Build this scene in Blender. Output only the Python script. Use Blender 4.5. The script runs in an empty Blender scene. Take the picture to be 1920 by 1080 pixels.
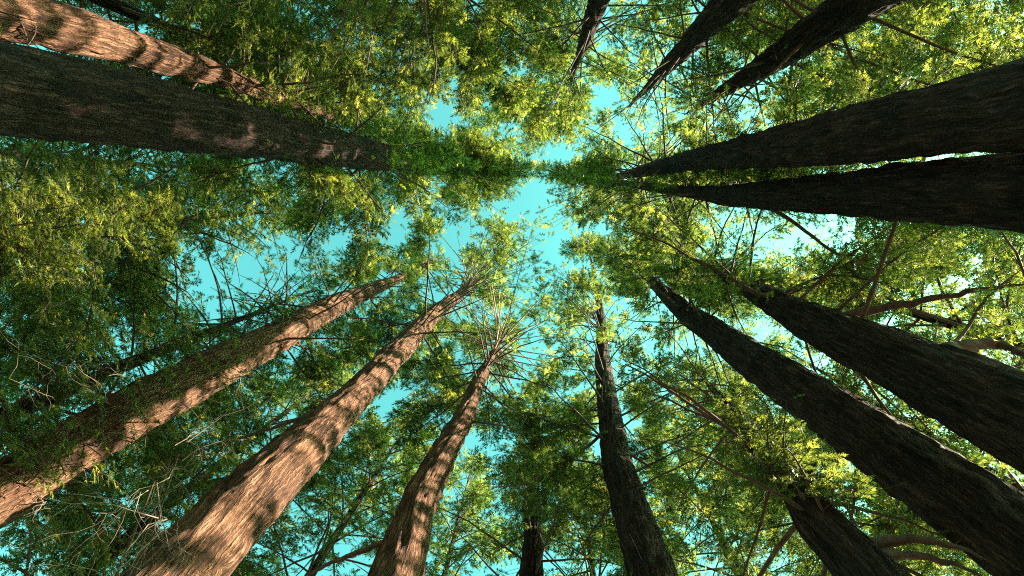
import bpy, math, random
import numpy as np
from mathutils import Matrix

random.seed(7)
rng = np.random.default_rng(11)
PI = math.pi
sc = bpy.context.scene
col = sc.collection

# ------------------------------------------------------------------ camera
FPX, CX, CY = 960.0, 960.0, 540.0          # 18 mm lens on a 1920 px wide frame
ZEN = (1020.0, 365.0)                      # where the plumb line meets the picture
CAMZ = 1.6
_z = np.array([(ZEN[0]-CX)/FPX, (ZEN[1]-CY)/FPX, 1.0]); _z /= np.linalg.norm(_z)
_x = np.array([1.0, 0, 0]); _x -= _z*_x.dot(_z); _x /= np.linalg.norm(_x)
_y = np.cross(_z, _x)
C2W = np.array([_x, _y, _z])               # camera (right, down, forward) -> world
def ray(px, py):
    d = np.stack([(np.asarray(px, float)-CX)/FPX, (np.asarray(py, float)-CY)/FPX,
                  np.ones_like(np.asarray(px, float))], -1)
    return d @ C2W.T
def project(P):
    q = (P - np.array([0, 0, CAMZ])) @ C2W
    zz = np.where(q[..., 2] > 0.05, q[..., 2], np.nan)
    return q[..., 0]/zz*FPX+CX, q[..., 1]/zz*FPX+CY
cam = bpy.data.cameras.new('camera'); cam.lens = 18; cam.sensor_width = 36
cam.clip_start = 0.05; cam.clip_end = 3000
co = bpy.data.objects.new('camera', cam); col.objects.link(co); sc.camera = co
r_, u_, b_ = C2W @ [1, 0, 0], C2W @ [0, -1, 0], -(C2W @ [0, 0, 1])
co.matrix_world = Matrix(((r_[0], u_[0], b_[0], 0), (r_[1], u_[1], b_[1], 0), (r_[2], u_[2], b_[2], CAMZ), (0, 0, 0, 1)))

# ------------------------------------------------------------------ sky, sun, exposure
SUN_AZ, SUN_EL = math.radians(3.3), math.radians(29.0)
SUN = np.array([math.cos(SUN_EL)*math.cos(SUN_AZ), math.cos(SUN_EL)*math.sin(SUN_AZ), math.sin(SUN_EL)])
w = bpy.data.worlds.new('World'); sc.world = w; w.use_nodes = True
nt = w.node_tree; nt.nodes.clear()
out = nt.nodes.new('ShaderNodeOutputWorld'); bg = nt.nodes.new('ShaderNodeBackground')
sky = nt.nodes.new('ShaderNodeTexSky'); sky.sky_type = 'NISHITA'; sky.sun_disc = False
sky.sun_elevation = SUN_EL; sky.sun_rotation = PI/2 - SUN_AZ
sky.dust_density = 2.6; sky.ozone_density = 1.0
tint = nt.nodes.new('ShaderNodeMix'); tint.data_type = 'RGBA'; tint.blend_type = 'MULTIPLY'
tint.inputs[0].default_value = 1; tint.inputs[7].default_value = (0.64, 1.85, 1.08, 1)
nt.links.new(sky.outputs[0], tint.inputs[6]); nt.links.new(tint.outputs[2], bg.inputs[0])
bg.inputs[1].default_value = 0.056; nt.links.new(bg.outputs[0], out.inputs[0])
sl = bpy.data.lights.new('sun', 'SUN'); sl.energy = 5.0; sl.angle = math.radians(0.5); sl.color = (1.0, .86, .66)
so = bpy.data.objects.new('sun', sl); col.objects.link(so)
from mathutils import Vector
so.rotation_euler = Vector(SUN).to_track_quat('Z', 'Y').to_euler()
vs = sc.view_settings; vs.view_transform = 'Standard'; vs.look = 'None'; vs.gamma = 1; vs.exposure = 2.88
sc.render.engine = 'CYCLES'
sc.cycles.max_bounces = 2; sc.cycles.diffuse_bounces = 2; sc.cycles.transmission_bounces = 2; sc.cycles.glossy_bounces = 2
sc.cycles.use_denoising = False; sc.cycles.filter_width = 1.1

# ------------------------------------------------------------------ materials
def new_mat(name):
    m = bpy.data.materials.new(name); m.use_nodes = True
    n = m.node_tree; n.nodes.clear()
    return m, n, n.nodes.new, n.links.new
def ramp(node, stops):
    r = node.color_ramp
    while len(r.elements) < len(stops): r.elements.new(.5)
    for e, (p, c) in zip(r.elements, stops): e.position = p; e.color = (*c, 1)
def bark_mat(name, ridge, mid, furrow, bump=1.0):
    m, n, N, L = new_mat(name)
    o = N('ShaderNodeOutputMaterial'); p = N('ShaderNodeBsdfPrincipled')
    p.inputs['Roughness'].default_value = .9; p.inputs['Specular IOR Level'].default_value = .15
    uv = N('ShaderNodeUVMap'); uv.uv_map = 'bark'
    oi = N('ShaderNodeObjectInfo')
    off = N('ShaderNodeVectorMath'); off.operation = 'MULTIPLY_ADD'; off.inputs[1].default_value = (37, 53, 11)
    L(oi.outputs['Random'], off.inputs[0]); L(uv.outputs[0], off.inputs[2])
    wn = N('ShaderNodeTexNoise'); wn.inputs['Scale'].default_value = 3; wn.inputs['Detail'].default_value = 4
    L(off.outputs[0], wn.inputs['Vector'])
    wm = N('ShaderNodeVectorMath'); wm.operation = 'MULTIPLY_ADD'; wm.inputs[1].default_value = (.12, .35, 0)
    L(wn.outputs['Color'], wm.inputs[0]); L(off.outputs[0], wm.inputs[2])
    def ridged(sx, sy, lo, hi, det):
        mp = N('ShaderNodeMapping'); mp.inputs['Scale'].default_value = (sx, sy, 1); L(wm.outputs[0], mp.inputs[0])
        q = N('ShaderNodeTexNoise'); q.inputs['Scale'].default_value = 1; q.inputs['Detail'].default_value = det; q.inputs['Roughness'].default_value = .6
        L(mp.outputs[0], q.inputs['Vector'])
        s1 = N('ShaderNodeMath'); s1.operation = 'SUBTRACT'; s1.inputs[1].default_value = .5; L(q.outputs[0], s1.inputs[0])
        s2 = N('ShaderNodeMath'); s2.operation = 'ABSOLUTE'; L(s1.outputs[0], s2.inputs[0])
        s3 = N('ShaderNodeMapRange'); s3.inputs[1].default_value = lo; s3.inputs[2].default_value = hi; L(s2.outputs[0], s3.inputs[0])
        return s3.outputs[0]
    ra = ridged(6, .55, .0, .10, 4); rb = ridged(17, 1.7, .0, .11, 3)
    m2 = N('ShaderNodeMapping'); m2.inputs['Scale'].default_value = (48, 7, 1); L(wm.outputs[0], m2.inputs[0])
    f = N('ShaderNodeTexNoise'); f.inputs['Scale'].default_value = 1; f.inputs['Detail'].default_value = 5; f.inputs['Roughness'].default_value = .6
    L(m2.outputs[0], f.inputs['Vector'])
    fr = N('ShaderNodeMapRange'); fr.inputs[1].default_value = .33; fr.inputs[2].default_value = .62; L(f.outputs[0], fr.inputs[0])
    def mad(src, m, a):
        q = N('ShaderNodeMath'); q.operation = 'MULTIPLY_ADD'; q.inputs[1].default_value = m; q.inputs[2].default_value = a; L(src, q.inputs[0]); return q.outputs[0]
    h0 = N('ShaderNodeMath'); h0.operation = 'MULTIPLY'; L(mad(ra, .75, .25), h0.inputs[0]); L(mad(rb, .6, .4), h0.inputs[1])
    h = N('ShaderNodeMath'); h.operation = 'MULTIPLY'; L(h0.outputs[0], h.inputs[0]); L(mad(fr.outputs[0], .5, .5), h.inputs[1])
    big = N('ShaderNodeTexNoise'); big.inputs['Scale'].default_value = .9; big.inputs['Detail'].default_value = 3; L(off.outputs[0], big.inputs['Vector'])
    hs = N('ShaderNodeMath'); hs.operation = 'MULTIPLY_ADD'; hs.inputs[1].default_value = .5; L(big.outputs[0], hs.inputs[0]); 
    hm = N('ShaderNodeMath'); hm.operation = 'SUBTRACT'; hm.inputs[1].default_value = .25; L(h.outputs[0], hm.inputs[0]); L(hm.outputs[0], hs.inputs[2])
    c = N('ShaderNodeValToRGB'); ramp(c, [(.08, furrow), (.38, mid), (.85, ridge)]); L(hs.outputs[0], c.inputs[0])
    L(c.outputs[0], p.inputs['Base Color'])
    b = N('ShaderNodeBump'); b.inputs['Strength'].default_value = bump; b.inputs['Distance'].default_value = .12
    L(h.outputs[0], b.inputs['Height']); L(b.outputs[0], p.inputs['Normal']); L(p.outputs[0], o.inputs[0])
    return m
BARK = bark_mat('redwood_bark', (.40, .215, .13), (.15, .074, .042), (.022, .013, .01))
BARK_SHADE = bark_mat('shaded_redwood_bark', (.135, .074, .058), (.044, .025, .02), (.006, .004, .004))  # darker copy of the redwood bark, trunk shade put into its colour
def wood_mat(name, a, b):
    m, n, N, L = new_mat(name)
    o = N('ShaderNodeOutputMaterial'); p = N('ShaderNodeBsdfPrincipled'); p.inputs['Roughness'].default_value = .9
    g = N('ShaderNodeNewGeometry'); t = N('ShaderNodeTexNoise'); t.inputs['Scale'].default_value = 9; t.inputs['Detail'].default_value = 4
    L(g.outputs['Position'], t.inputs['Vector'])
    c = N('ShaderNodeValToRGB'); ramp(c, [(.3, a), (.7, b)]); L(t.outputs[0], c.inputs[0]); L(c.outputs[0], p.inputs['Base Color'])
    bp = N('ShaderNodeBump'); bp.inputs['Distance'].default_value = .01; L(t.outputs[0], bp.inputs['Height']); L(bp.outputs[0], p.inputs['Normal'])
    L(p.outputs[0], o.inputs[0]); return m
BRANCH = wood_mat('branch_bark', (.045, .03, .024), (.12, .08, .06))
TWIG = wood_mat('green_brown_twig', (.08, .06, .03), (.18, .12, .07))
TAN = wood_mat('pale_branch_bark', (.25, .17, .11), (.45, .33, .23))
DEAD = wood_mat('dead_wood', (.12, .085, .06), (.28, .21, .16))
def leaf_mat(name, cols, tcols, tw=.5):
    m, n, N, L = new_mat(name)
    o = N('ShaderNodeOutputMaterial'); g = N('ShaderNodeAttribute')
    c = N('ShaderNodeValToRGB'); ramp(c, list(zip((0, .5, .85, 1), cols))); g.attribute_name = 'tone'; L(g.outputs['Fac'], c.inputs[0])
    t = N('ShaderNodeValToRGB'); ramp(t, list(zip((0, .5, .85, 1), tcols))); L(g.outputs['Fac'], t.inputs[0])
    d = N('ShaderNodeBsdfPrincipled'); d.inputs['Roughness'].default_value = .5; d.inputs['Specular IOR Level'].default_value = .35; L(c.outputs[0], d.inputs['Base Color'])
    tr = N('ShaderNodeBsdfTranslucent'); L(t.outputs[0], tr.inputs[0])
    mx = N('ShaderNodeMixShader'); mx.inputs[0].default_value = tw; L(d.outputs[0], mx.inputs[1]); L(tr.outputs[0], mx.inputs[2]); L(mx.outputs[0], o.inputs[0])
    return m
LEAF = leaf_mat('redwood_leaf', [(.012, .036, .017), (.024, .055, .018), (.07, .095, .02), (.10, .08, .03)],
                [(.03, .07, .012), (.155, .205, .025), (.46, .49, .06), (.54, .46, .10)])
m_, n_, N_, L_ = new_mat('forest_duff')
o_ = N_('ShaderNodeOutputMaterial'); p_ = N_('ShaderNodeBsdfPrincipled'); p_.inputs['Roughness'].default_value = 1
t_ = N_('ShaderNodeTexNoise'); t_.inputs['Scale'].default_value = 2.2; t_.inputs['Detail'].default_value = 10
g_ = N_('ShaderNodeNewGeometry'); L_(g_.outputs['Position'], t_.inputs['Vector'])
c_ = N_('ShaderNodeValToRGB'); ramp(c_, [(.3, (.05, .03, .02)), (.55, (.13, .075, .045)), (.75, (.08, .09, .03))])
L_(t_.outputs[0], c_.inputs[0]); L_(c_.outputs[0], p_.inputs['Base Color']); L_(p_.outputs[0], o_.inputs[0])
DUFF = m_

# ------------------------------------------------------------------ mesh helpers
def mesh(name, V, F, mat, parent=None, smooth=False, uv=None):
    V = np.ascontiguousarray(V, np.float32); F = np.ascontiguousarray(F, np.int32)
    k = F.shape[1]
    me = bpy.data.meshes.new(name)
    me.vertices.add(len(V)); me.vertices.foreach_set('co', V.ravel())
    me.loops.add(F.size); me.loops.foreach_set('vertex_index', F.ravel())
    me.polygons.add(len(F)); me.polygons.foreach_set('loop_start', np.arange(0, F.size, k, dtype=np.int32))
    me.polygons.foreach_set('use_smooth', np.full(len(F), smooth))
    if uv is not None:
        l = me.uv_layers.new(name='bark'); l.data.foreach_set('uv', np.ascontiguousarray(uv, np.float32).ravel())
    me.update(calc_edges=True)
    me.materials.append(mat)
    o = bpy.data.objects.new(name, me); col.objects.link(o)
    if parent is not None:
        o.parent = parent; o.matrix_parent_inverse = Matrix.Translation(-Vector(parent.location))
    return o
def norm(a): return a/np.maximum(np.linalg.norm(a, axis=-1, keepdims=True), 1e-9)
def tube(P, R, n=6):
    P = np.asarray(P, float); R = np.asarray(R, float); m = len(P)
    T = norm(np.gradient(P, axis=0))
    ref = np.array([0, 0, 1.0]) if abs(T[:, 2]).mean() < .8 else np.array([1.0, 0, 0])
    A = norm(np.cross(T, ref)); B = np.cross(T, A)
    th = np.arange(n)/n*2*PI
    V = P[:, None]+R[:, None, None]*(np.cos(th)[None, :, None]*A[:, None]+np.sin(th)[None, :, None]*B[:, None])
    i = np.arange(m-1)[:, None]*n; j = np.arange(n)[None]; k = (j+1) % n
    F = np.stack([i+j, i+k, i+n+k, i+n+j], -1).reshape(-1, 4)
    return V.reshape(-1, 3), F
def join(parts):
    Vs, Fs, o = [], [], 0
    for V, F in parts: Vs.append(V); Fs.append(F+o); o += len(V)
    return np.concatenate(Vs), np.concatenate(Fs)
def tube_uv(P, n, F, m):
    return None
def thing(name, label, cat, loc, group):
    o = bpy.data.objects.new(name, None); col.objects.link(o); o.location = loc
    o.empty_display_size = .5
    o['label'] = label; o['category'] = cat
    if group: o['group'] = group
    return o
class Noise2:                                   # value noise, periodic in the first axis
    def __init__(s, na, nb): s.g = rng.random((na, nb)); s.na, s.nb = na, nb
    def __call__(s, a, b):
        a = (a % 1.0)*s.na; b = b % s.nb
        i = np.floor(a).astype(int); j = np.floor(b).astype(int); x = a-i; y = b-j
        x = x*x*(3-2*x); y = y*y*(3-2*y)
        g = lambda p, q: s.g[p % s.na, q % s.nb]
        return (g(i, j)*(1-x)+g(i+1, j)*x)*(1-y)+(g(i, j+1)*(1-x)+g(i+1, j+1)*x)*y
_K = norm(rng.normal(size=(7, 3)))*(2*PI/rng.uniform(1.3, 4.6, 7))[:, None]; _PH = rng.random(7)*2*PI
def clump(P): return np.sin(P @ _K.T+_PH).sum(-1)/7**.5

# ------------------------------------------------------------------ ground
s = 400.0; gx = np.linspace(-s, s, 81)
gx = np.sign(gx)*(np.abs(gx)/s)**2.2*s
X, Y = np.meshgrid(gx, gx); Z = .10*np.sin(X*.7)*np.cos(Y*.55)*np.exp(-(X**2+Y**2)/4e4)-.05
i = np.arange(80)[:, None]*81+np.arange(80)[None]; i = i.ravel()
fl = mesh('forest_floor', np.stack([X.ravel(), Y.ravel(), Z.ravel()], -1), np.stack([i, i+1, i+82, i+81], -1), DUFF)
fl['kind'] = 'structure'

# ------------------------------------------------------------------ trees: what the photograph shows
# points: (px, py, width px) up the trunk; r: radius in metres at the lowest point; clear: points up to which nothing hides it
FG = [
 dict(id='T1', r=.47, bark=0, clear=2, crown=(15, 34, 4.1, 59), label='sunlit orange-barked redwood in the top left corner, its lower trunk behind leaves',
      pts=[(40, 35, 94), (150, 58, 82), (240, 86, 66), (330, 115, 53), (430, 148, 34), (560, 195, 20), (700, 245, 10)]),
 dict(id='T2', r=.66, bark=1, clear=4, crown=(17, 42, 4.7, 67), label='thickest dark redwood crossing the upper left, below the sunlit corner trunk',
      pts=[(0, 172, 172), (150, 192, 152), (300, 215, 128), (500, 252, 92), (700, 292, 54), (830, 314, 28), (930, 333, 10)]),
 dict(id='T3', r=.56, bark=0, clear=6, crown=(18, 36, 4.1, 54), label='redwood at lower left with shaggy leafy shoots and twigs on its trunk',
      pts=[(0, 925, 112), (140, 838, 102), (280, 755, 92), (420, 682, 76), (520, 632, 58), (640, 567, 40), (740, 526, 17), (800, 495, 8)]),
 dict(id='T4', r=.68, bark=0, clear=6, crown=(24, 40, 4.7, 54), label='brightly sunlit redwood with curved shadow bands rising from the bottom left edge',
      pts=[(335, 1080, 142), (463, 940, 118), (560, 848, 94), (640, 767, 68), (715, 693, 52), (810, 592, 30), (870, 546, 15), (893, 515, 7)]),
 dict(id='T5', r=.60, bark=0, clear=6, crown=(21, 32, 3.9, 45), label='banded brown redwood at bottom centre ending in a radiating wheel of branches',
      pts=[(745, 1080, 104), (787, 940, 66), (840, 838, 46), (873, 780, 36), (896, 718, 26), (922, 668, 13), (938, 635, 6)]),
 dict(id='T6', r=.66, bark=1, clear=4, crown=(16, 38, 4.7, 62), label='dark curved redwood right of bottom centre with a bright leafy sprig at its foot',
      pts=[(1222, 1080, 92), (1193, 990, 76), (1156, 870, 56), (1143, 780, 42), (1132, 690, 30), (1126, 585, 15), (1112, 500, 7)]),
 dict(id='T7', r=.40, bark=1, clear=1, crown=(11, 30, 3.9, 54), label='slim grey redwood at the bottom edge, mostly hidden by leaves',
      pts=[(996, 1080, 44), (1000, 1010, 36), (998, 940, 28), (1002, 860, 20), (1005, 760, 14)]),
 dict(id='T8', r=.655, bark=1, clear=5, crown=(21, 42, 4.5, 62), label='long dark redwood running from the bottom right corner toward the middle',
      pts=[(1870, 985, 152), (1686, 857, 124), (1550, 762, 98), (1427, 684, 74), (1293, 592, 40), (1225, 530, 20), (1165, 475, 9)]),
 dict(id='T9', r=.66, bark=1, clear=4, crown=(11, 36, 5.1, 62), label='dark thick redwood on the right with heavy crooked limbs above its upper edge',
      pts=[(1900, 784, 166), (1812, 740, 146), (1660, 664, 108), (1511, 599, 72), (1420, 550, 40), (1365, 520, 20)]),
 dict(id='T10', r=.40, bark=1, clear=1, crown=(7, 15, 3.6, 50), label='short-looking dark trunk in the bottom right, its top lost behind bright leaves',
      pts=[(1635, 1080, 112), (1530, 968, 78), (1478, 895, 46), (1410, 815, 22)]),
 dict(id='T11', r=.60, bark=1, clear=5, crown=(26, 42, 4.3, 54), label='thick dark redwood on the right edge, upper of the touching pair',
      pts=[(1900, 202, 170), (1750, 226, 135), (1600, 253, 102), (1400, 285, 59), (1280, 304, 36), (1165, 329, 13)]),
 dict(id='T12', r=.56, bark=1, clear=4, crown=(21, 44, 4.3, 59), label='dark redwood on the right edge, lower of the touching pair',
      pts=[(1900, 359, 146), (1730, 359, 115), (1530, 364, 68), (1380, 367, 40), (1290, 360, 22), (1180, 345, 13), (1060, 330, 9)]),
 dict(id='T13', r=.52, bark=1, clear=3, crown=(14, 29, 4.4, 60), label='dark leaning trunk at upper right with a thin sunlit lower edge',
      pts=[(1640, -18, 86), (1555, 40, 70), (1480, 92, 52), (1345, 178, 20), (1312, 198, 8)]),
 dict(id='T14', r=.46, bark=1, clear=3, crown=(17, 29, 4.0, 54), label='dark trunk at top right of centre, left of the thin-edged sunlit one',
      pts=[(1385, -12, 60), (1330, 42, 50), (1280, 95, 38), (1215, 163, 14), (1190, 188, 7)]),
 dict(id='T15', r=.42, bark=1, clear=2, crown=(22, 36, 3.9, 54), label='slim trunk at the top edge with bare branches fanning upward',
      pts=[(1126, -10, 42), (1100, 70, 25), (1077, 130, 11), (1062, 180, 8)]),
]
BG = [ # azimuth (0 = picture right, 90 = picture bottom), distance, height, label
 (-17, 15, 34, 'background redwood whose yellow-green crown fills the upper right corner'),
 (4, 19, 36, 'background redwood crown behind the touching pair at the right edge'),
 (17, 14, 32, 'background redwood with bright leaves between the pair and the heavy-limbed trunk'),
 (31, 17, 34, 'background redwood behind the gap between the two lower right trunks'),
 (47, 16, 34, 'background redwood with glowing leaves in the bottom right'),
 (62, 17, 33, 'background redwood between the curved dark trunk and the bottom right trunk'),
 (82, 16, 31, 'background redwood behind the slim grey trunk at the bottom edge'),
 (104, 18, 34, 'background redwood behind the wheel of branches at bottom centre'),
 (122, 16, 33, 'background redwood between the two sunlit lower left trunks'),
 (141, 17, 34, 'background redwood behind the shaggy lower left trunk'),
 (158, 14, 31, 'background redwood with shadowy leaves above the shaggy lower left trunk'),
 (174, 15, 32, 'background redwood with the bright yellow leaf mass at the left edge'),
 (184, 20, 36, 'background redwood crown just below the thick dark upper left trunk'),
 (203, 14, 33, 'background redwood with dark leaves right of the top left sunlit trunk'),
 (228, 13, 32, 'background redwood with dense dark leaves at the top left of centre'),
 (246, 8.5, 33, 'background redwood with bright yellow-green boughs at top centre'),
 (292, 13, 33, 'background redwood with pale airy crown at the top edge right of centre'),
 (322, 14, 33, 'background redwood behind the two upper right trunks'),
]

def soft(h): return np.where(h < 25, h, 25+20*(1-np.exp(-(np.maximum(h, 25)-25)/20)))
TR = {}
for t in FG:
    p = np.array(t['pts'], float)
    tg = np.gradient(p[:, :2], axis=0); tg = norm(tg); nn = np.stack([-tg[:, 1], tg[:, 0]], -1)
    c = ray(p[:, 0], p[:, 1]); uv = c[:, :2]/c[:, 2:]; U = np.linalg.norm(uv, axis=1)
    e1 = ray(*(p[:, :2]+nn*p[:, 2:]/2).T); e2 = ray(*(p[:, :2]-nn*p[:, 2:]/2).T)
    az = np.arctan2(e1[:, 1], e1[:, 0])-np.arctan2(e2[:, 1], e2[:, 0]); az = np.abs((az+PI) % (2*PI)-PI)/2
    R = t['r']/math.sin(az[0])
    h = soft(R/U)
    pos = np.column_stack([uv*h[:, None], h+CAMZ]); rad = h*U*np.sin(az)
    # down to the ground, up to the tip
    z0 = pos[0, 2]
    low = [np.array([pos[0, 0], pos[0, 1], z]) for z in (-.25, .0, .5, 1.2, 2.5) if z < z0-.8]
    lr = [rad[0]*(1.10+.55*math.exp(-max(l[2], 0)/.8)+.10*(1-l[2]/z0)) for l in low]
    ht = max(t['crown'][1]+CAMZ, pos[-1, 2]+3)
    slope = (pos[-1, :2]-pos[-2, :2])/(pos[-1, 2]-pos[-2, 2])*.4
    up = []; ur = []
    for q in (.35, .7, 1):
        z = pos[-1, 2]+(ht-pos[-1, 2])*q
        up.append([*(pos[-1, :2]+slope*(z-pos[-1, 2])), z]); ur.append(rad[-1]*(1-q)+.02)
    ax = np.vstack([low, pos, up]); rr = np.concatenate([lr, rad, ur])
    TR[t['id']] = dict(ax=ax, r=rr, R=R, ht=ht, spec=t, pts=p, h=h)
for k, (a, R, H, lab) in enumerate(BG):
    a = math.radians(a); x, y = R*math.cos(a), R*math.sin(a)
    lx, ly = rng.normal(0, .5, 2)
    zz = np.array([-.25, 0, .5, 1.5, 4, 8, 14, 20, 26, H-3, H])
    rr = np.interp(zz, [0, 1.5, H], [.55, .36, .02])
    ax = np.stack([x+lx*(zz/H)**2, y+ly*(zz/H)**2, zz], -1)
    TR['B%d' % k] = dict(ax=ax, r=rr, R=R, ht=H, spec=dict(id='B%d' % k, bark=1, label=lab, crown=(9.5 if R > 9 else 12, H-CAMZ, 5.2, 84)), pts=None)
def axis_at(T, z):
    a = T['ax']; return np.stack([np.interp(z, a[:, 2], a[:, j]) for j in (0, 1)], -1), np.interp(z, a[:, 2], T['r'])

def catmull(A, n):
    t = np.linspace(0, len(A)-1, n); i = np.clip(np.floor(t).astype(int), 0, len(A)-2); f = (t-i)[:, None]
    g = lambda k: A[np.clip(k, 0, len(A)-1)]
    a, b, c, d = g(i-1), g(i), g(i+1), g(i+2)
    return .5*((2*b)+(-a+c)*f+(2*a-5*b+4*c-d)*f*f+(-a+3*b-3*c+d)*f**3)
def smooth_axis(T):
    """resample the centre line finely and smooth its kinks"""
    z = np.linspace(T['ax'][0, 2], T['ax'][-1, 2], 400); a = T['ax']
    c = np.stack([np.interp(z, a[:, 2], a[:, 0]), np.interp(z, a[:, 2], a[:, 1]), np.interp(z, a[:, 2], T['r'])], -1)
    k = np.hanning(21); k /= k.sum()
    cp = np.pad(c, ((10, 10), (0, 0)), mode='edge'); c2 = np.stack([np.convolve(cp[:, j], k, 'valid') for j in range(3)], -1)
    m = np.clip((z-2)/2, 0, 1)[:, None]; c = c*(1-m)+c2*m
    T['ax'] = np.column_stack([c[:, 0], c[:, 1], z]); T['r'] = c[:, 2]
for T in TR.values(): smooth_axis(T)

def build_trunk(T, fg):
    n = 58 if fg else 14
    z = [-.25]; 
    while z[-1] < T['ht']-.05:
        z.append(z[-1]+(max(.07, .012*z[-1]) if fg else max(.4, .03*z[-1])))
    z = np.array(z[:-1]+[T['ht']]); c, r = axis_at(T, z)
    th = np.arange(n)/n; a0 = math.atan2(c[0, 1], c[0, 0])
    A, ZZ = np.meshgrid(th, z)
    na = max(8, int(2*PI*T['r'][40]/.13)); rl = T['r'][40]
    N1, N2, N3, N4 = Noise2(na, 97), Noise2(na*2, 211), Noise2(5, 60), Noise2(7, 40)
    tw = A+.02*np.sin(ZZ*.5)
    wob = .06*(N3(A, ZZ*.5)-.5)
    f1 = np.abs(N1(tw+wob, ZZ*1.3)*2-1)**.6; f2 = N2(tw+wob, ZZ*3.0)
    d = .11*(f1-.6)+.055*(f2-.5)+.10*(N4(A, ZZ*.22)-.5)
    fl = np.exp(-np.maximum(ZZ, 0)/1.1)
    d = d*np.clip((r[:, None]/.42)**1.4, .03, 1)+fl*.22*np.cos(A*2*PI*6+1.3*np.sin(A*2*PI*2))*rl
    rr = np.maximum(r[:, None]+d, .01); rr[-1] = .006
    ang = A*2*PI+a0
    V = np.stack([c[:, 0:1]+rr*np.cos(ang), c[:, 1:2]+rr*np.sin(ang), ZZ], -1).reshape(-1, 3)
    m = len(z); i = np.arange(m-1)[:, None]*n; j = np.arange(n)[None]; k = (j+1) % n
    F = np.stack([i+j, i+k, i+n+k, i+n+j], -1).reshape(-1, 4)
    u0 = (j/n*2*PI*rl)*np.ones((m-1, 1)); u1 = ((j+1)/n*2*PI*rl)*np.ones((m-1, 1)); v0 = z[:-1, None]*np.ones((1, n)); v1 = z[1:, None]*np.ones((1, n))
    uv = np.stack([np.stack([u0, v0], -1), np.stack([u1, v0], -1), np.stack([u1, v1], -1), np.stack([u0, v1], -1)], 2).reshape(-1, 2)
    return V, F, uv

# ------------------------------------------------------------------ leaf cover seen in the photograph (60 px cells, 0 open sky .. 9 closed)
COVER = """
88999999999978899844555677778888
88689999999778999844566677777888
54458899999967899965566677767888
55555689999767899864566777778888
55555568999977885465666777777777
89865688999988873367777777777777
99998877888977762367888877777777
99997333346766663378888887777777
99998222336665664378888887777777
99999322346666664478888887777788
99997667777777766677788888777777
99986666688888756667788888866777
99668886668888767777788888855666
65689988889987778888877888875456
66899998898887778888766788898754
66998899866767777888766788998765
54999998744565766777544577888876
56999999634465555546754457888877
""".split()
COVER = np.array([[int(c) for c in r] for r in COVER], float)
assert COVER.shape == (18, 32)
TAU = np.interp(COVER, [0, 1, 2, 3, 4, 5, 6, 7, 8, 9], [.02, .08, .18, .35, .6, .95, 1.4, 2.0, 2.9, 4.2])
def bil(G, fx, fy):
    h, w_ = G.shape; fx = np.clip(fx-.5, 0, w_-1.001); fy = np.clip(fy-.5, 0, h-1.001)
    i = fx.astype(int); j = fy.astype(int); x = fx-i; y = fy-j
    return (G[j, i]*(1-x)+G[j, i+1]*x)*(1-y)+(G[j+1, i]*(1-x)+G[j+1, i+1]*x)*y

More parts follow.
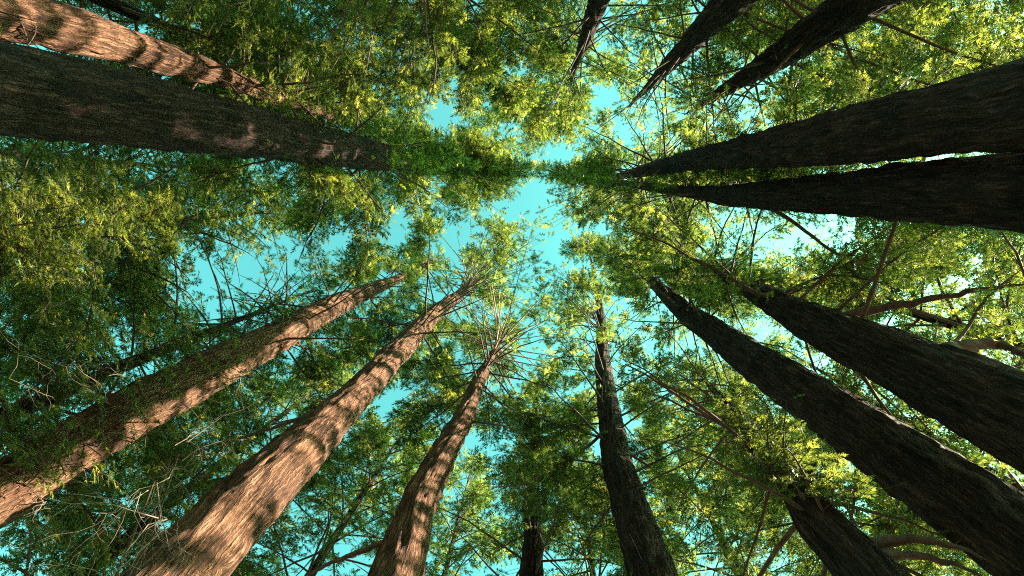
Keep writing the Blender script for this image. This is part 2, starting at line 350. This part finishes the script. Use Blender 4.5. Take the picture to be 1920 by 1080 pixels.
# ------------------------------------------------------------------ limbs and sprays
LIMBS = []      # (tree id, points, radii)
BL = []         # branchlets: (tree id, start, mid, end)
S = dict(P=[], D=[], N=[], s=[], t=[], b=[], f=[], l=[])
NL = [0]; FORCE = [0]; PALE = [False]
ids = list(TR)
def limb_curve(base, az, L, a, b, n=9):
    t = np.linspace(0, 1, n)
    wv = np.cumsum(rng.normal(0, .05, n))*L*.35*t; zv = np.cumsum(rng.normal(0, .03, n))*L*.3*t
    d = np.array([math.cos(az), math.sin(az)]); s_ = np.array([-d[1], d[0]])
    xy = base[:2]+np.outer(t*L, d)+np.outer(wv, s_)
    return np.column_stack([xy, base[2]+L*(a*t-b*t*t)+zv])
def add_limb(tid, P, r0, leaf_from=.25, dens=1.0, own=True, wide=.30, record=True):
    P = np.asarray(P, float); seg = np.linalg.norm(np.diff(P, axis=0), axis=1); L = seg.sum()
    tt = np.concatenate([[0], np.cumsum(seg)])/L
    if record: LIMBS.append((tid, P, r0*(1-tt)**.8+.006, own, PALE[0]))
    NL[0] += 1
    nb = max(3, int(L*(1-leaf_from)/.115*dens))
    t = leaf_from+(1-leaf_from)*(np.arange(nb)+rng.random(nb))/nb
    B = np.stack([np.interp(t, tt, P[:, j]) for j in range(3)], -1)
    B2 = np.stack([np.interp(np.minimum(t+.05, 1.02), tt, P[:, j]) for j in range(3)], -1)
    T = norm(B2-B+1e-6); side = norm(np.cross(T, [0, 0, 1.0]))*np.where(np.arange(nb) % 2, 1, -1)[:, None]
    ang = np.radians(rng.uniform(38, 72, nb))[:, None]
    D = norm(T*np.cos(ang)+side*np.sin(ang)+np.column_stack([rng.normal(0, .12, (nb, 2)), rng.normal(-.16, .2, nb)]))
    lb = np.clip(L*wide*(1.1-.75*t)*rng.uniform(.55, 1.2, nb), .22, 1.6)
    for k in range(nb):
        e = B[k]+D[k]*lb[k]; e[2] -= .10*lb[k]**2
        m = (B[k]+e)/2; m[2] += .05*lb[k]
        BL.append((tid, B[k], m, e)); bid = len(BL)-1
        ns = max(2, int(lb[k]/.08))
        s_ = (np.arange(ns)+.4+.6*rng.random(ns))/ns
        p = B[k]*((1-s_)**2)[:, None]+2*(m*((1-s_)*s_)[:, None])+e*(s_**2)[:, None]
        sd = np.cross(D[k], [0, 0, 1.0]); sd /= np.linalg.norm(sd)+1e-9
        sg = np.where(np.arange(ns) % 2, 1, -1); an = np.radians(rng.uniform(25, 60, ns)); an[-1] = 0
        d = D[k]*np.cos(an)[:, None]+sd*(np.sin(an)*sg)[:, None]+rng.normal(0, .2, (ns, 3)); d[:, 2] -= .15
        d = norm(d); nn = np.array([0, 0, 1.0])+rng.normal(0, .38, 3)+rng.normal(0, .2, (ns, 3))
        S['P'].append(p); S['D'].append(d); S['N'].append(nn); S['s'].append(rng.uniform(.19, .32, ns))
        S['t'].append(np.full(ns, ids.index(tid))); S['b'].append(np.full(ns, bid)); S['f'].append(np.full(ns, FORCE[0])); S['l'].append(np.full(ns, NL[0]))
def blocks(P, tid):
    """does this limb cross in front of a length of trunk that the photo shows bare?"""
    Q = catmull(np.asarray(P), 24); a_, b_ = project(Q); hq = np.hypot(Q[:, 0], Q[:, 1])
    for o, T in TR.items():
        if o == tid or T['pts'] is None: continue
        p = T['pts']
        for k in range(min(T['spec']['clear'], len(p)-1)):
            a, b = p[k], p[k+1]; d = b[:2]-a[:2]; t = np.clip(((a_-a[0])*d[0]+(b_-a[1])*d[1])/(d @ d), 0, 1)
            if ((np.hypot(a_-a[0]-t*d[0], b_-a[1]-t*d[1]) < (a[2]+(b[2]-a[2])*t)/2) & (hq < T['R']-.4)).any(): return True
    return False
def at(px, py, h=None, R=None):
    d = ray(px, py); u = d[:2]/d[2]
    if h is None: h = R/np.linalg.norm(u)
    return np.array([u[0]*h, u[1]*h, h+CAMZ])

for tid, T in TR.items():
    hb, ht, Lm, nl = T['spec']['crown']; hb += CAMZ; ht = T['ht']
    fg = T['pts'] is not None
    for k in range(nl):
        q = (k+rng.random())/nl; z = hb+(ht-hb)*q**1.0*.985
        c, r = axis_at(T, np.array([z])); c = c[0]
        az = k*2.39996+rng.normal(0, .35)
        L = (Lm*(1-q)**.7*(.75+.25*min(1, q*6))+.55)*rng.uniform(.75, 1.2)
        a = rng.uniform(-.12, .3)+.35*q; b = rng.uniform(.12, .45)
        P = limb_curve(np.array([c[0], c[1], z]), az, L, a, b)
        if blocks(P, tid): continue
        add_limb(tid, P, .009*L+.009, leaf_from=rng.uniform(.15, .4), own=fg)

# wheels of bare branches near the tops of two trees
for tid, n, Lw in (('T4', 26, 5.2), ('T5', 30, 4.1)):
    T = TR[tid]; zc = T['h'][-1]+CAMZ-.6
    for k in range(n):
        z = zc-2.6+3.6*k/n; c, r = axis_at(T, np.array([z])); az = k*2.39996+rng.normal(0, .2)
        P = limb_curve(np.array([*c[0], z]), az, Lw*rng.uniform(.75, 1.1), .16, .06); P = .2*P+.8*(P[0]+np.linspace(0, 1, len(P))[:, None]*(P[-1]-P[0]))
        PALE[0] = True; add_limb(tid, P, .042, leaf_from=.72, own=True); PALE[0] = False

def pix_limb(tid, pts, r0, hs=None, R=None, leaf_from=.35, dens=1.0, wide=.25, n=14):
    """a limb traced in the photograph, running from its trunk at given heights or distances"""
    Q = [at(px, py, h=(hs[k] if hs else None), R=(R[k] if R else None)) for k, (px, py) in enumerate(pts)]
    P = catmull(np.array(Q), n+8); P[1:-1] += np.convolve(rng.normal(0, 1, len(P)*3), [.5, 1, .5], 'same').reshape(-1, 3)[1:-1]*r0*.12
    add_limb(tid, P, r0, leaf_from, dens, True, wide)
R9 = TR['T9']['R']; R10 = TR['T10']['R']; R6 = TR['T6']['R']; R12 = TR['T12']['R']; R13 = TR['T13']['R']
pix_limb('T9', [(1560, 600), (1640, 580), (1740, 562), (1830, 545), (1960, 525)], .135, R=[R9, R9+.6, R9+1.1, R9+1.6, R9+2.3], leaf_from=.5)
pix_limb('T9', [(1760, 665), (1815, 652), (1870, 645), (1960, 680)], .2, R=[R9, R9+.7, R9+1.2, R9+1.6], leaf_from=.8)
pix_limb('T9', [(1780, 655), (1810, 620), (1850, 560), (1920, 500)], .04, R=[R9+.4, R9+.9, R9+1.3, R9+1.8], leaf_from=.4)
pix_limb('T9', [(1450, 560), (1540, 520), (1620, 522), (1700, 550)], .06, R=[R9, R9+.8, R9+1.6, R9+2.2], leaf_from=.4)
pix_limb('T10', [(1600, 1030), (1700, 1010), (1790, 1025), (1850, 1050)], .11, R=[R10, R10+.4, R10+.8, R10+1.0], leaf_from=.9)
pix_limb('T10', [(1620, 1050), (1710, 1040), (1800, 1062), (1860, 1090)], .10, R=[R10, R10+.5, R10+.9, R10+1.2], leaf_from=.9)
pix_limb('T12', [(1450, 392), (1500, 425), (1560, 470), (1610, 490), (1640, 460), (1670, 430)], .06, R=[R12, R12+.7, R12+1.5, R12+2.1, R12+2.4, R12+2.7], leaf_from=.55)
pix_limb('T12', [(1400, 388), (1408, 420), (1412, 450), (1395, 480)], .04, R=[R12, R12+.8, R12+1.5, R12+2.0], leaf_from=.6)
for x0, x1 in ((1600, 1560), (1565, 1520), (1530, 1490), (1500, 1440)):
    pix_limb('T12', [(x1-40, 352), (x1, 338), (x0, 318), (x0+30, 300)], .05, R=[R12, R12+.5, R12+1.2, R12+1.6], leaf_from=.9)
pix_limb('T13', [(1420, 145), (1455, 165), (1480, 180), (1490, 210)], .05, R=[R13, R13+.7, R13+1.3, R13+1.8], leaf_from=.5)
pix_limb('T13', [(1360, 172), (1400, 182), (1440, 195), (1480, 205)], .05, R=[R13, R13+.6, R13+1.2, R13+1.6], leaf_from=.5)
pix_limb('T13', [(1350, 180), (1352, 215), (1365, 250), (1400, 270)], .04, R=[R13, R13+.7, R13+1.4, R13+1.9], leaf_from=.5)
pix_limb('T6', [(1128, 815), (1070, 860), (1000, 900), (940, 912), (890, 912)], .07, R=[R6, R6-.6, R6-1.0, R6-1.2, R6-1.3], leaf_from=.35)
pix_limb('T6', [(1130, 770), (1080, 768), (1030, 775), (980, 790)], .05, R=[R6, R6-.5, R6-.9, R6-1.2], leaf_from=.35)
R5 = TR['T5']['R']; R4 = TR['T4']['R']; R3 = TR['T3']['R']
pix_limb('T5', [(725, 1015), (660, 1040), (600, 1065), (540, 1110)], .08, R=[R5, R5+.4, R5+.8, R5+1.2], leaf_from=.9)
pix_limb('T5', [(885, 790), (920, 795), (950, 800), (980, 812)], .05, R=[R5, R5-.4, R5-.8, R5-1.1], leaf_from=.6)
pix_limb('T3', [(560, 620), (500, 560), (470, 550), (455, 552)], .05, R=[R3, R3+.7, R3+1.3, R3+1.6], leaf_from=.85)
pix_limb('T3', [(540, 640), (580, 655), (640, 672), (690, 690)], .05, R=[R3, R3-.3, R3-.6, R3-.8], leaf_from=.85)
pix_limb('T4', [(620, 760), (520, 800), (420, 830), (300, 880)], .07, R=[R4, R4+.8, R4+1.6, R4+2.4], leaf_from=.8)

# low leafy sprays the photo shows close by
def bough(tid, px0, py0, px1, py1, R0, R1, r=.02, dens=1.6, wide=.45):
    A, B = at(px0, py0, R=R0), at(px1, py1, R=R1); m = (A+B)/2; m[2] += .15
    add_limb(tid, catmull(np.array([A, m, B]), 8), r, .2, dens, True, wide)
bough('T6', 1225, 1100, 1180, 1000, R6-.3, R6-1.0)
bough('T6', 1235, 1090, 1225, 1010, R6-.3, R6-.9)

# leaf masses the photograph shows in front of trunks or bright by themselves
LANES = []; FRONTS = []; WHEELS = []
def mass(tid, cx, cy, rx, ry, R, n, lane=True, size=1.0, tip=1.3):
    T = TR[tid]; FORCE[0] = 1
    for k in range(n):
        a = rng.random()*2*PI; q = math.sqrt(rng.random())
        E = at(cx+rx*q*math.cos(a), cy+ry*q*math.sin(a), R=R*rng.uniform(.9, 1.12))
        z = E[2]-rng.uniform(-.3, .8); c, r = axis_at(T, np.array([z])); B = np.array([*c[0], z])
        m = (B+E)/2+np.array([*rng.normal(0, .25, 2), rng.uniform(0, .5)])
        L = np.linalg.norm(E-B)
        add_limb(tid, catmull(np.array([B, m, E]), 10), .010*L+.008, max(.15, 1-tip/L), 1.5, True, .30 if L < 3 else .9/L)
    FORCE[0] = 0
    c = at(cx, cy, R=R)
    if lane:
        LANES.append((c, .55*(rx+ry)/FPX*np.linalg.norm(c-[0, 0, CAMZ])+.35)); FRONTS.append((cx, cy, rx, ry, R))
mass('T10', 1560, 910, 80, 45, 6.7, 9); mass('T10', 1470, 840, 70, 60, 6.8, 9); mass('T10', 1415, 790, 80, 70, 5.6, 16, False)
mass('B11', 110, 390, 120, 75, 10.5, 16); mass('B11', 60, 470, 90, 60, 10.5, 10); mass('B11', 290, 410, 80, 60, 11, 8)
mass('B15', 800, 80, 80, 60, 6.0, 8); mass('B15', 940, 140, 100, 80, 5.4, 11); mass('B15', 1010, 190, 50, 40, 4.9, 5); mass('B15', 870, 205, 90, 45, 5.2, 9); mass('B15', 750, 170, 50, 60, 6.0, 5, False)
mass('T7', 1010, 870, 70, 60, 11, 7, False); mass('T2', 640, 350, 90, 40, 7.2, 6)
mass('T1', 60, 60, 60, 50, 9.4, 7, False); mass('T1', 520, 180, 80, 45, 9.6, 8, False); mass('T6', 1125, 650, 40, 70, 9.0, 5, False); mass('T8', 1190, 500, 45, 40, 9.0, 5, False); mass('T3', 780, 505, 40, 30, 10.5, 4, False); mass('T9', 1395, 535, 45, 35, 7.0, 7, False); mass('T2', 560, 262, 60, 30, 7.2, 3, False)
# thin high sprays across the opening overhead
for k in range(210):
    tx, ty = rng.uniform(890, 1110), rng.uniform(190, 600)
    h = rng.uniform(33, 41); E = at(tx, ty, h=h)
    best = min((t for t in TR if TR[t]['pts'] is not None and TR[t]['ht'] > h), key=lambda t: np.hypot(*(axis_at(TR[t], np.array([E[2]]))[0][0]-E[:2])))
    c, r = axis_at(TR[best], np.array([E[2]-1])); B = np.array([*c[0], E[2]-1]); L = np.linalg.norm(E-B)
    if L > 7.5: E = B+(E-B)*7.5/L
    add_limb(best, catmull(np.array([B, (B+E)/2+[0, 0, .3], E]), 8), .03, .4, 1.0, True, .25)
for tx, ty, h, rx in ((890, 515, TR['T4']['h'][-1]-.6, 110), (932, 655, TR['T5']['h'][-1]-.6, 90)):
    LANES.append((at(tx, ty, h=h), 3.2)); WHEELS.append((tx, ty, rx, h+CAMZ+.3))
# short boughs added behind the touching pair to shade the thick upper-left trunk
FORCE[0] = 1
for tid in ('T11', 'T12'):
    for k in range(26):
        z = rng.uniform(12, 31); c, r = axis_at(TR[tid], np.array([z])); az = rng.normal(0, .9)
        add_limb(tid, limb_curve(np.array([*c[0], z]), az, rng.uniform(1.0, 2.0), .1, .3, 7), .02, .15, 1.2, True, .45)
for k in range(24):
    z = rng.uniform(11, 26); c, r = axis_at(TR['T11'], np.array([z])); az = math.radians(rng.uniform(-105, -15))
    add_limb('T11', limb_curve(np.array([*c[0], z]), az, rng.uniform(.9, 1.7), .1, .3, 7), .02, .15, 1.2, True, .5)
for k in range(90):
    h = rng.uniform(5, 26); c, r = axis_at(TR['T2'], np.array([h])); dx = 7.5+rng.uniform(0, .8)-c[0, 0]
    E = np.array([c[0, 0]+dx, c[0, 1]+rng.uniform(-1.0, .3)*r[0]/.6+dx*math.tan(SUN_AZ), h+dx/math.cos(SUN_AZ)*math.tan(SUN_EL)])
    tid = min(('T11', 'T12'), key=lambda t: np.hypot(*(axis_at(TR[t], np.array([E[2]]))[0][0]-E[:2])))
    c, r = axis_at(TR[tid], np.array([E[2]-.2])); B = np.array([*c[0], E[2]-.2])
    add_limb(tid, catmull(np.array([B, (B+E)/2+[0, 0, .1], E]), 7), .02, .4, 1.4, True, .4)
FORCE[0] = 0
# bare fan at the top edge
R15 = TR['T15']['R']
for a, b, e in ((1104, 62, (1050, -20)), (1100, 75, (1060, 20)), (1106, 50, (1082, -30)), (1098, 80, (1160, 0)), (1094, 90, (1200, 15)), (1100, 70, (1262, 2)), (1090, 100, (1180, 40)), (1096, 85, (1130, -20)), (1088, 105, (1062, 50))):
    pix_limb('T15', [(a, b), ((a*1.2+e[0])/2.2, (b*1.2+e[1])/2.2-4), e], .035, R=[R15, R15+.5, R15+1.2], leaf_from=.9, n=9)
# leafy shoots and dead twigs along the shaggy trunk, dead brush at its foot
DEADW = []
def dead_branch(tid, A, d, L, r, depth=3):
    tubes = []
    def grow(p, d, L, r, lev):
        n = 5; P = [p]; q = d.copy()
        for k in range(n):
            q = norm(q+rng.normal(0, .30, 3)); P.append(P[-1]+q*L/n)
        tubes.append(tube(np.array(P), np.linspace(r, r*.3, n+1), 4))
        if lev:
            for k in range(rng.integers(2, 5)):
                j = rng.integers(1, n+1); grow(P[j], norm(q+rng.normal(0, .75, 3)), L*rng.uniform(.4, .65), r*.55, lev-1)
    grow(np.array(A), norm(np.array(d, float)), L, r, depth)
    DEADW.append((tid, *join(tubes)))
T = TR['T3']; FORCE[0] = 2
for k in range(96):
    f = rng.random()**1.2*3.0; j = int(f); p = T['pts']; q = p[j]+(p[j+1]-p[j])*(f-j); h = np.interp(f, range(len(T['h'])), T['h'])
    c, r = axis_at(T, np.array([h+CAMZ])); a = math.atan2(-c[0, 1], -c[0, 0])+rng.normal(0, .8)-.5
    o_ = np.array([math.cos(a), math.sin(a), 0]); B = np.array([*c[0], h+CAMZ])+o_*r[0]*.9
    L = rng.uniform(.45, 1.25)
    if k % 3: add_limb('T3', limb_curve(B, a+rng.normal(0, .5), L, rng.uniform(-.3, .4), .3, 6), .012, .2, .9, True, .4)
    else: dead_branch('T3', B, o_+[0, 0, rng.normal(0, .4)], L*.9, .012, 2)
FORCE[0] = 0
for (x, y, Rr, ex, ey, L) in ((300, 985, 5.8, 120, 1035, 1.5), (290, 900, 6.2, 240, 980, 1.3), (320, 860, 6.4, 200, 960, 1.2), (250, 740, 10.6, 190, 730, .9), (610, 800, 9.3, 700, 830, .8), (590, 640, 11, 660, 690, .9), (20, 600, 10, 60, 690, 1.2), (860, 180, 6, 900, 220, .7), (905, 190, 6, 940, 180, .7), (335, 850, 6.4, 420, 790, 1.2)):
    A = at(x, y, R=Rr); E = at(ex, ey, R=Rr-.1); own = 'T3' if Rr > 10 else 'T4'
    if Rr == 6: own = 'B15'
    if x == 20: own = 'B10'
    for q in range(3): dead_branch(own, A+rng.normal(0, .12, 3), norm(E-A)+rng.normal(0, .25, 3), L*1.25*rng.uniform(.7, 1.1), .0075, 2)
    LANES.append((E, .7)); FRONTS.append((ex, ey, 70, 50, Rr))
    c, r = axis_at(TR[own], np.array([A[2]-.6])); B = np.array([*c[0], A[2]-.6])
    LIMBS.append((own, catmull(np.array([B, (A+B)/2+[0, 0, .2], A]), 7), np.linspace(.03, .014, 7), True, False))
for k in S: S[k] = np.concatenate(S[k])
NB = len(BL)
px, py = project(S['P']); rel = S['P']-np.array([0, 0, CAMZ]); dist = np.linalg.norm(rel, axis=1); hd = np.linalg.norm(rel[:, :2], axis=1)
inb = (px > -40) & (px < 1960) & (py > -40) & (py < 1120) & np.isfinite(px)
marg = np.isfinite(px) & (px > -900) & (px < 2820) & (py > -700) & (py < 1800) & ~inb
S['s'] *= np.clip(dist/17.2, .72, 1.6)
area = S['s']**2*.30*.6*(FPX/np.maximum(dist, 1))**2
_q = rng.random(len(px))
rnd = np.where(_q < .3, rng.random(NL[0]+1)[S['l']], np.where(_q < .75, rng.random(NB)[S['b']], rng.random(len(px))))
keep = np.zeros(len(px), bool)
# thin in front of the trunk lengths that the photo shows bare
bare = np.zeros(len(px), bool); qx, qy = project(S['P']+S['D']*S['s'][:, None])
for tid, T in TR.items():
    if T['pts'] is None: continue
    p = T['pts']; ci = T['spec']['clear']
    for k in range(min(ci, len(p)-1)):
        a, b = p[k], p[k+1]; d = b[:2]-a[:2]; L2 = d @ d
        t = ((px-a[0])*d[0]+(py-a[1])*d[1])/L2; tcl = np.clip(t, -.6 if k == 0 else 0, 1)
        dd = np.hypot(px-a[0]-tcl*d[0], py-a[1]-tcl*d[1]); wd = (a[2]+(b[2]-a[2])*tcl)/2+7
        bare |= (dd < wd) & (hd < T['R']+.2)
        t = ((qx-a[0])*d[0]+(qy-a[1])*d[1])/L2; tcl = np.clip(t, -.6 if k == 0 else 0, 1)
        dd = np.hypot(qx-a[0]-tcl*d[0], qy-a[1]-tcl*d[1]); wd = (a[2]+(b[2]-a[2])*tcl)/2-2
        bare |= (dd < wd) & (hd < T['R']+.2)
bare &= (rng.random(len(px)) > .03) & (S['f'] < 2)
# where the sun reaches the lit trunks the crowns above stand open, in layers
LIT = [('T4', 7, 34, 1.0, .44), ('T5', 9, 28, .9, .44), ('T3', 6, 28, 1.3, .45), ('T1', 7, 22, .9, .3), ('T2', 5, 16, 1.3, .4)]
shade = np.zeros(len(px), bool)
sh = np.array([math.cos(SUN_AZ), math.sin(SUN_AZ)])
for tid, lo, hi, lam, frac in LIT:
    T = TR[tid]; hit = np.full(len(px), 12.0)
    for it in range(3):
        c, r = axis_at(T, hit+0*hit)
        q = S['P'][:, :2]-c; al = q @ sh; pe = np.abs(q[:, 0]*sh[1]-q[:, 1]*sh[0]); hit = S['P'][:, 2]-al*math.tan(SUN_EL)
    on = (al > .1) & (pe < r+.38) & (hit > lo) & (hit < hi)
    if tid == 'T2': on &= ((q[:, 1]*sh[0]-q[:, 0]*sh[1]) > .5*r)
    band = (hit/lam+.35*np.sin(hit*1.7)+.15*np.sin(hit*4.1)) % 1.0
    shade |= on & (band > frac)
tau_t = 1.33*bil(TAU, px/60, py/60)
cl = np.clip(1+.72*clump(S['P']), .12, 2.4)
# the sun also reaches the leaf masses the photo shows lit
lane = np.zeros(len(px), bool)
for c, rad in LANES:
    q = S['P']-c; al = q @ SUN; pe = np.linalg.norm(q-al[:, None]*SUN, axis=1)
    lane |= (al > rad*.8) & (pe < rad)
for cx_, cy_, rx_, ry_, R_ in FRONTS: lane |= (((px-cx_)/rx_)**2+((py-cy_)/ry_)**2 < 1.2) & (hd < R_*.88)
for cx_, cy_, rx_, z_ in WHEELS: lane |= (((px-cx_)/rx_)**2+((py-cy_)/rx_/.85)**2 < 1) & (S['P'][:, 2] < z_)
lane &= (rng.random(len(px)) < .9) & (S['f'] == 0)
ok = inb & ~bare & ~shade & ~lane
gi = np.clip((np.nan_to_num(px)/30).astype(int), 0, 63); gj = np.clip((np.nan_to_num(py)/30).astype(int), 0, 35)
G = np.zeros((36, 64)); np.add.at(G, (gj[ok], gi[ok]), (area*cl)[ok]); G /= 900
Gp = np.pad(G, 1, mode='edge'); G = sum(Gp[a:a+36, b:b+64] for a in range(3) for b in range(3))/9
tau_c = np.maximum(bil(G, px/30, py/30), 1e-3)
# crowns that shade the thick trunk at upper left are left whole
T = TR['T2']; hit = np.full(len(px), 12.0)
for it in range(3):
    c, r = axis_at(T, hit); q = S['P'][:, :2]-c; al = q @ sh; pe = q[:, 1]*sh[0]-q[:, 0]*sh[1]; hit = S['P'][:, 2]-al*math.tan(SUN_EL)
whole = (al > .1) & (pe > -r-.3) & (pe < .45*r) & (hit > 3) & (hit < 44)
hl = S['P'][:, 2]-(S['P'][:, 0]+9)/sh[0]*math.tan(SUN_EL)      # closed crowns on the sun side shade the left of the grove
boost = np.where((S['P'][:, 0] > 1.5) & (hl > 6) & (hl < 26), 1.9, 1.0)
keep[ok] = ((rnd < tau_t/tau_c*cl*boost) | whole | (S['f'] > 0))[ok]
mk = marg & ~shade & ~lane & (rng.random(len(px)) < np.where(px > 1900, .06, .16))
keep |= mk
S['s'][mk] *= 1.7
DBG = dict(n=len(px), inb=int(inb.sum()), kept=int(keep.sum()), keptin=int((keep & inb).sum()), G=G, R={k: round(float(T['R']), 2) for k, T in TR.items()})

# ------------------------------------------------------------------ leaf geometry
def spray_template():
    """a flat feathered spray, unit length along +x: slender leaf shoots set close along a stem"""
    V, F = [], []
    ts = np.linspace(.04, .86, 7)
    for k, t in enumerate(ts):
        for sgn in (-1, 1):
            l = .46*(1-.62*t**1.5)*(.7 if k == 0 else 1); a = math.radians(62-24*t); t2 = t+(.05 if sgn > 0 else 0); o = len(V)
            V += [[t2-.05, 0, -.1*t*t], [t2+.06, 0, -.1*t*t], [t2+l*math.cos(a), sgn*l*math.sin(a), -.1*t*t-.06]]
            F.append([o, o+1, o+2])
    o = len(V); V += [[.84, .05, -.08], [.84, -.05, -.08], [1.2, 0, -.15]]; F.append([o, o+1, o+2])
    return np.array(V), np.array(F)
SV, SF = spray_template()
def build_leaves(idx):
    P, D, Nn, s_ = S['P'][idx], S['D'][idx], S['N'][idx], S['s'][idx]
    Y = norm(np.cross(Nn, D)); Zz = np.cross(D, Y); n = len(idx)
    loc = SV[None]*(1+rng.normal(0, .09, (n, len(SV), 3)))
    loc[:, :, 2] += rng.normal(0, .03, (n, len(SV)))+(-.25*rng.random((n, 1))*SV[None, :, 1]**2)
    V = P[:, None]+s_[:, None, None]*(loc[..., 0:1]*D[:, None]+loc[..., 1:2]*Y[:, None]+loc[..., 2:3]*Zz[:, None])
    F = SF[None]+(np.arange(n)*len(SV))[:, None, None]
    return V.reshape(-1, 3), F.reshape(-1, 3)

usedb = np.zeros(NB, bool); usedb[S['b'][keep & inb]] = True
cnt = np.bincount(S['b'][keep & inb], minlength=NB)
BT = rng.random(NB)
limb_by = {k: [] for k in ids}
for l in LIMBS: limb_by[l[0]].append(l)
bl_by = {k: [] for k in ids}
for k in range(NB):
    if usedb[k]: bl_by[BL[k][0]].append(k)

for ti, tid in enumerate(ids):
    T = TR[tid]; sp = T['spec']; fg = T['pts'] is not None
    root = thing('redwood_tree', sp['label'], 'tree', (T['ax'][0, 0], T['ax'][0, 1], 0), 'redwoods standing around the camera' if fg else 'redwoods in the background')
    V, F, uv = build_trunk(T, fg)
    mesh('trunk', V, F, BARK if sp['bark'] == 0 else BARK_SHADE, root, True, uv)
    joined = []
    for _, P, r, own, pale in limb_by[tid]:
        a, b = project(P); 
        vis = np.isfinite(a) & (a > -60) & (a < 1980) & (b > -60) & (b < 1140)
        t2 = tube(P, r*np.clip(rng.normal(1, .10, len(r)), .75, 1.3) if len(r) > 12 else r, 6 if fg else 4)
        if own and vis.any(): mesh('limb', *t2, TAN if pale else BRANCH, root, True)
        else: joined.append(t2)
    if joined:
        o = mesh('branches', *join(joined), BRANCH, root, True); o['kind'] = 'stuff'
    tw = [tube(np.array(BL[k][1:]), np.array([.009, .006, .003]), 3) if np.linalg.norm(BL[k][1]) < 17 else
          tube(np.array([BL[k][1], BL[k][3]]), np.array([.009, .003]), 3) for k in bl_by[tid] if cnt[k] > 1]
    if tw:
        o = mesh('twigs', *join(tw), TWIG, root, True); o['kind'] = 'stuff'
    for _, Vd, Fd in [d for d in DEADW if d[0] == tid]:
        mesh('dead_branch', Vd, Fd, DEAD, root, True)
    idx = np.nonzero(keep & (S['t'] == ti))[0]
    if len(idx):
        o = mesh('crown', *build_leaves(idx), LEAF, root); o['kind'] = 'stuff'
        at_ = o.data.attributes.new('tone', 'FLOAT', 'POINT')
        tn = np.clip(.45*BT[S['b'][idx]]+.55*rng.random(len(idx)), 0, 1)
        at_.data.foreach_set('value', np.repeat(tn, len(SV)).astype(np.float32))
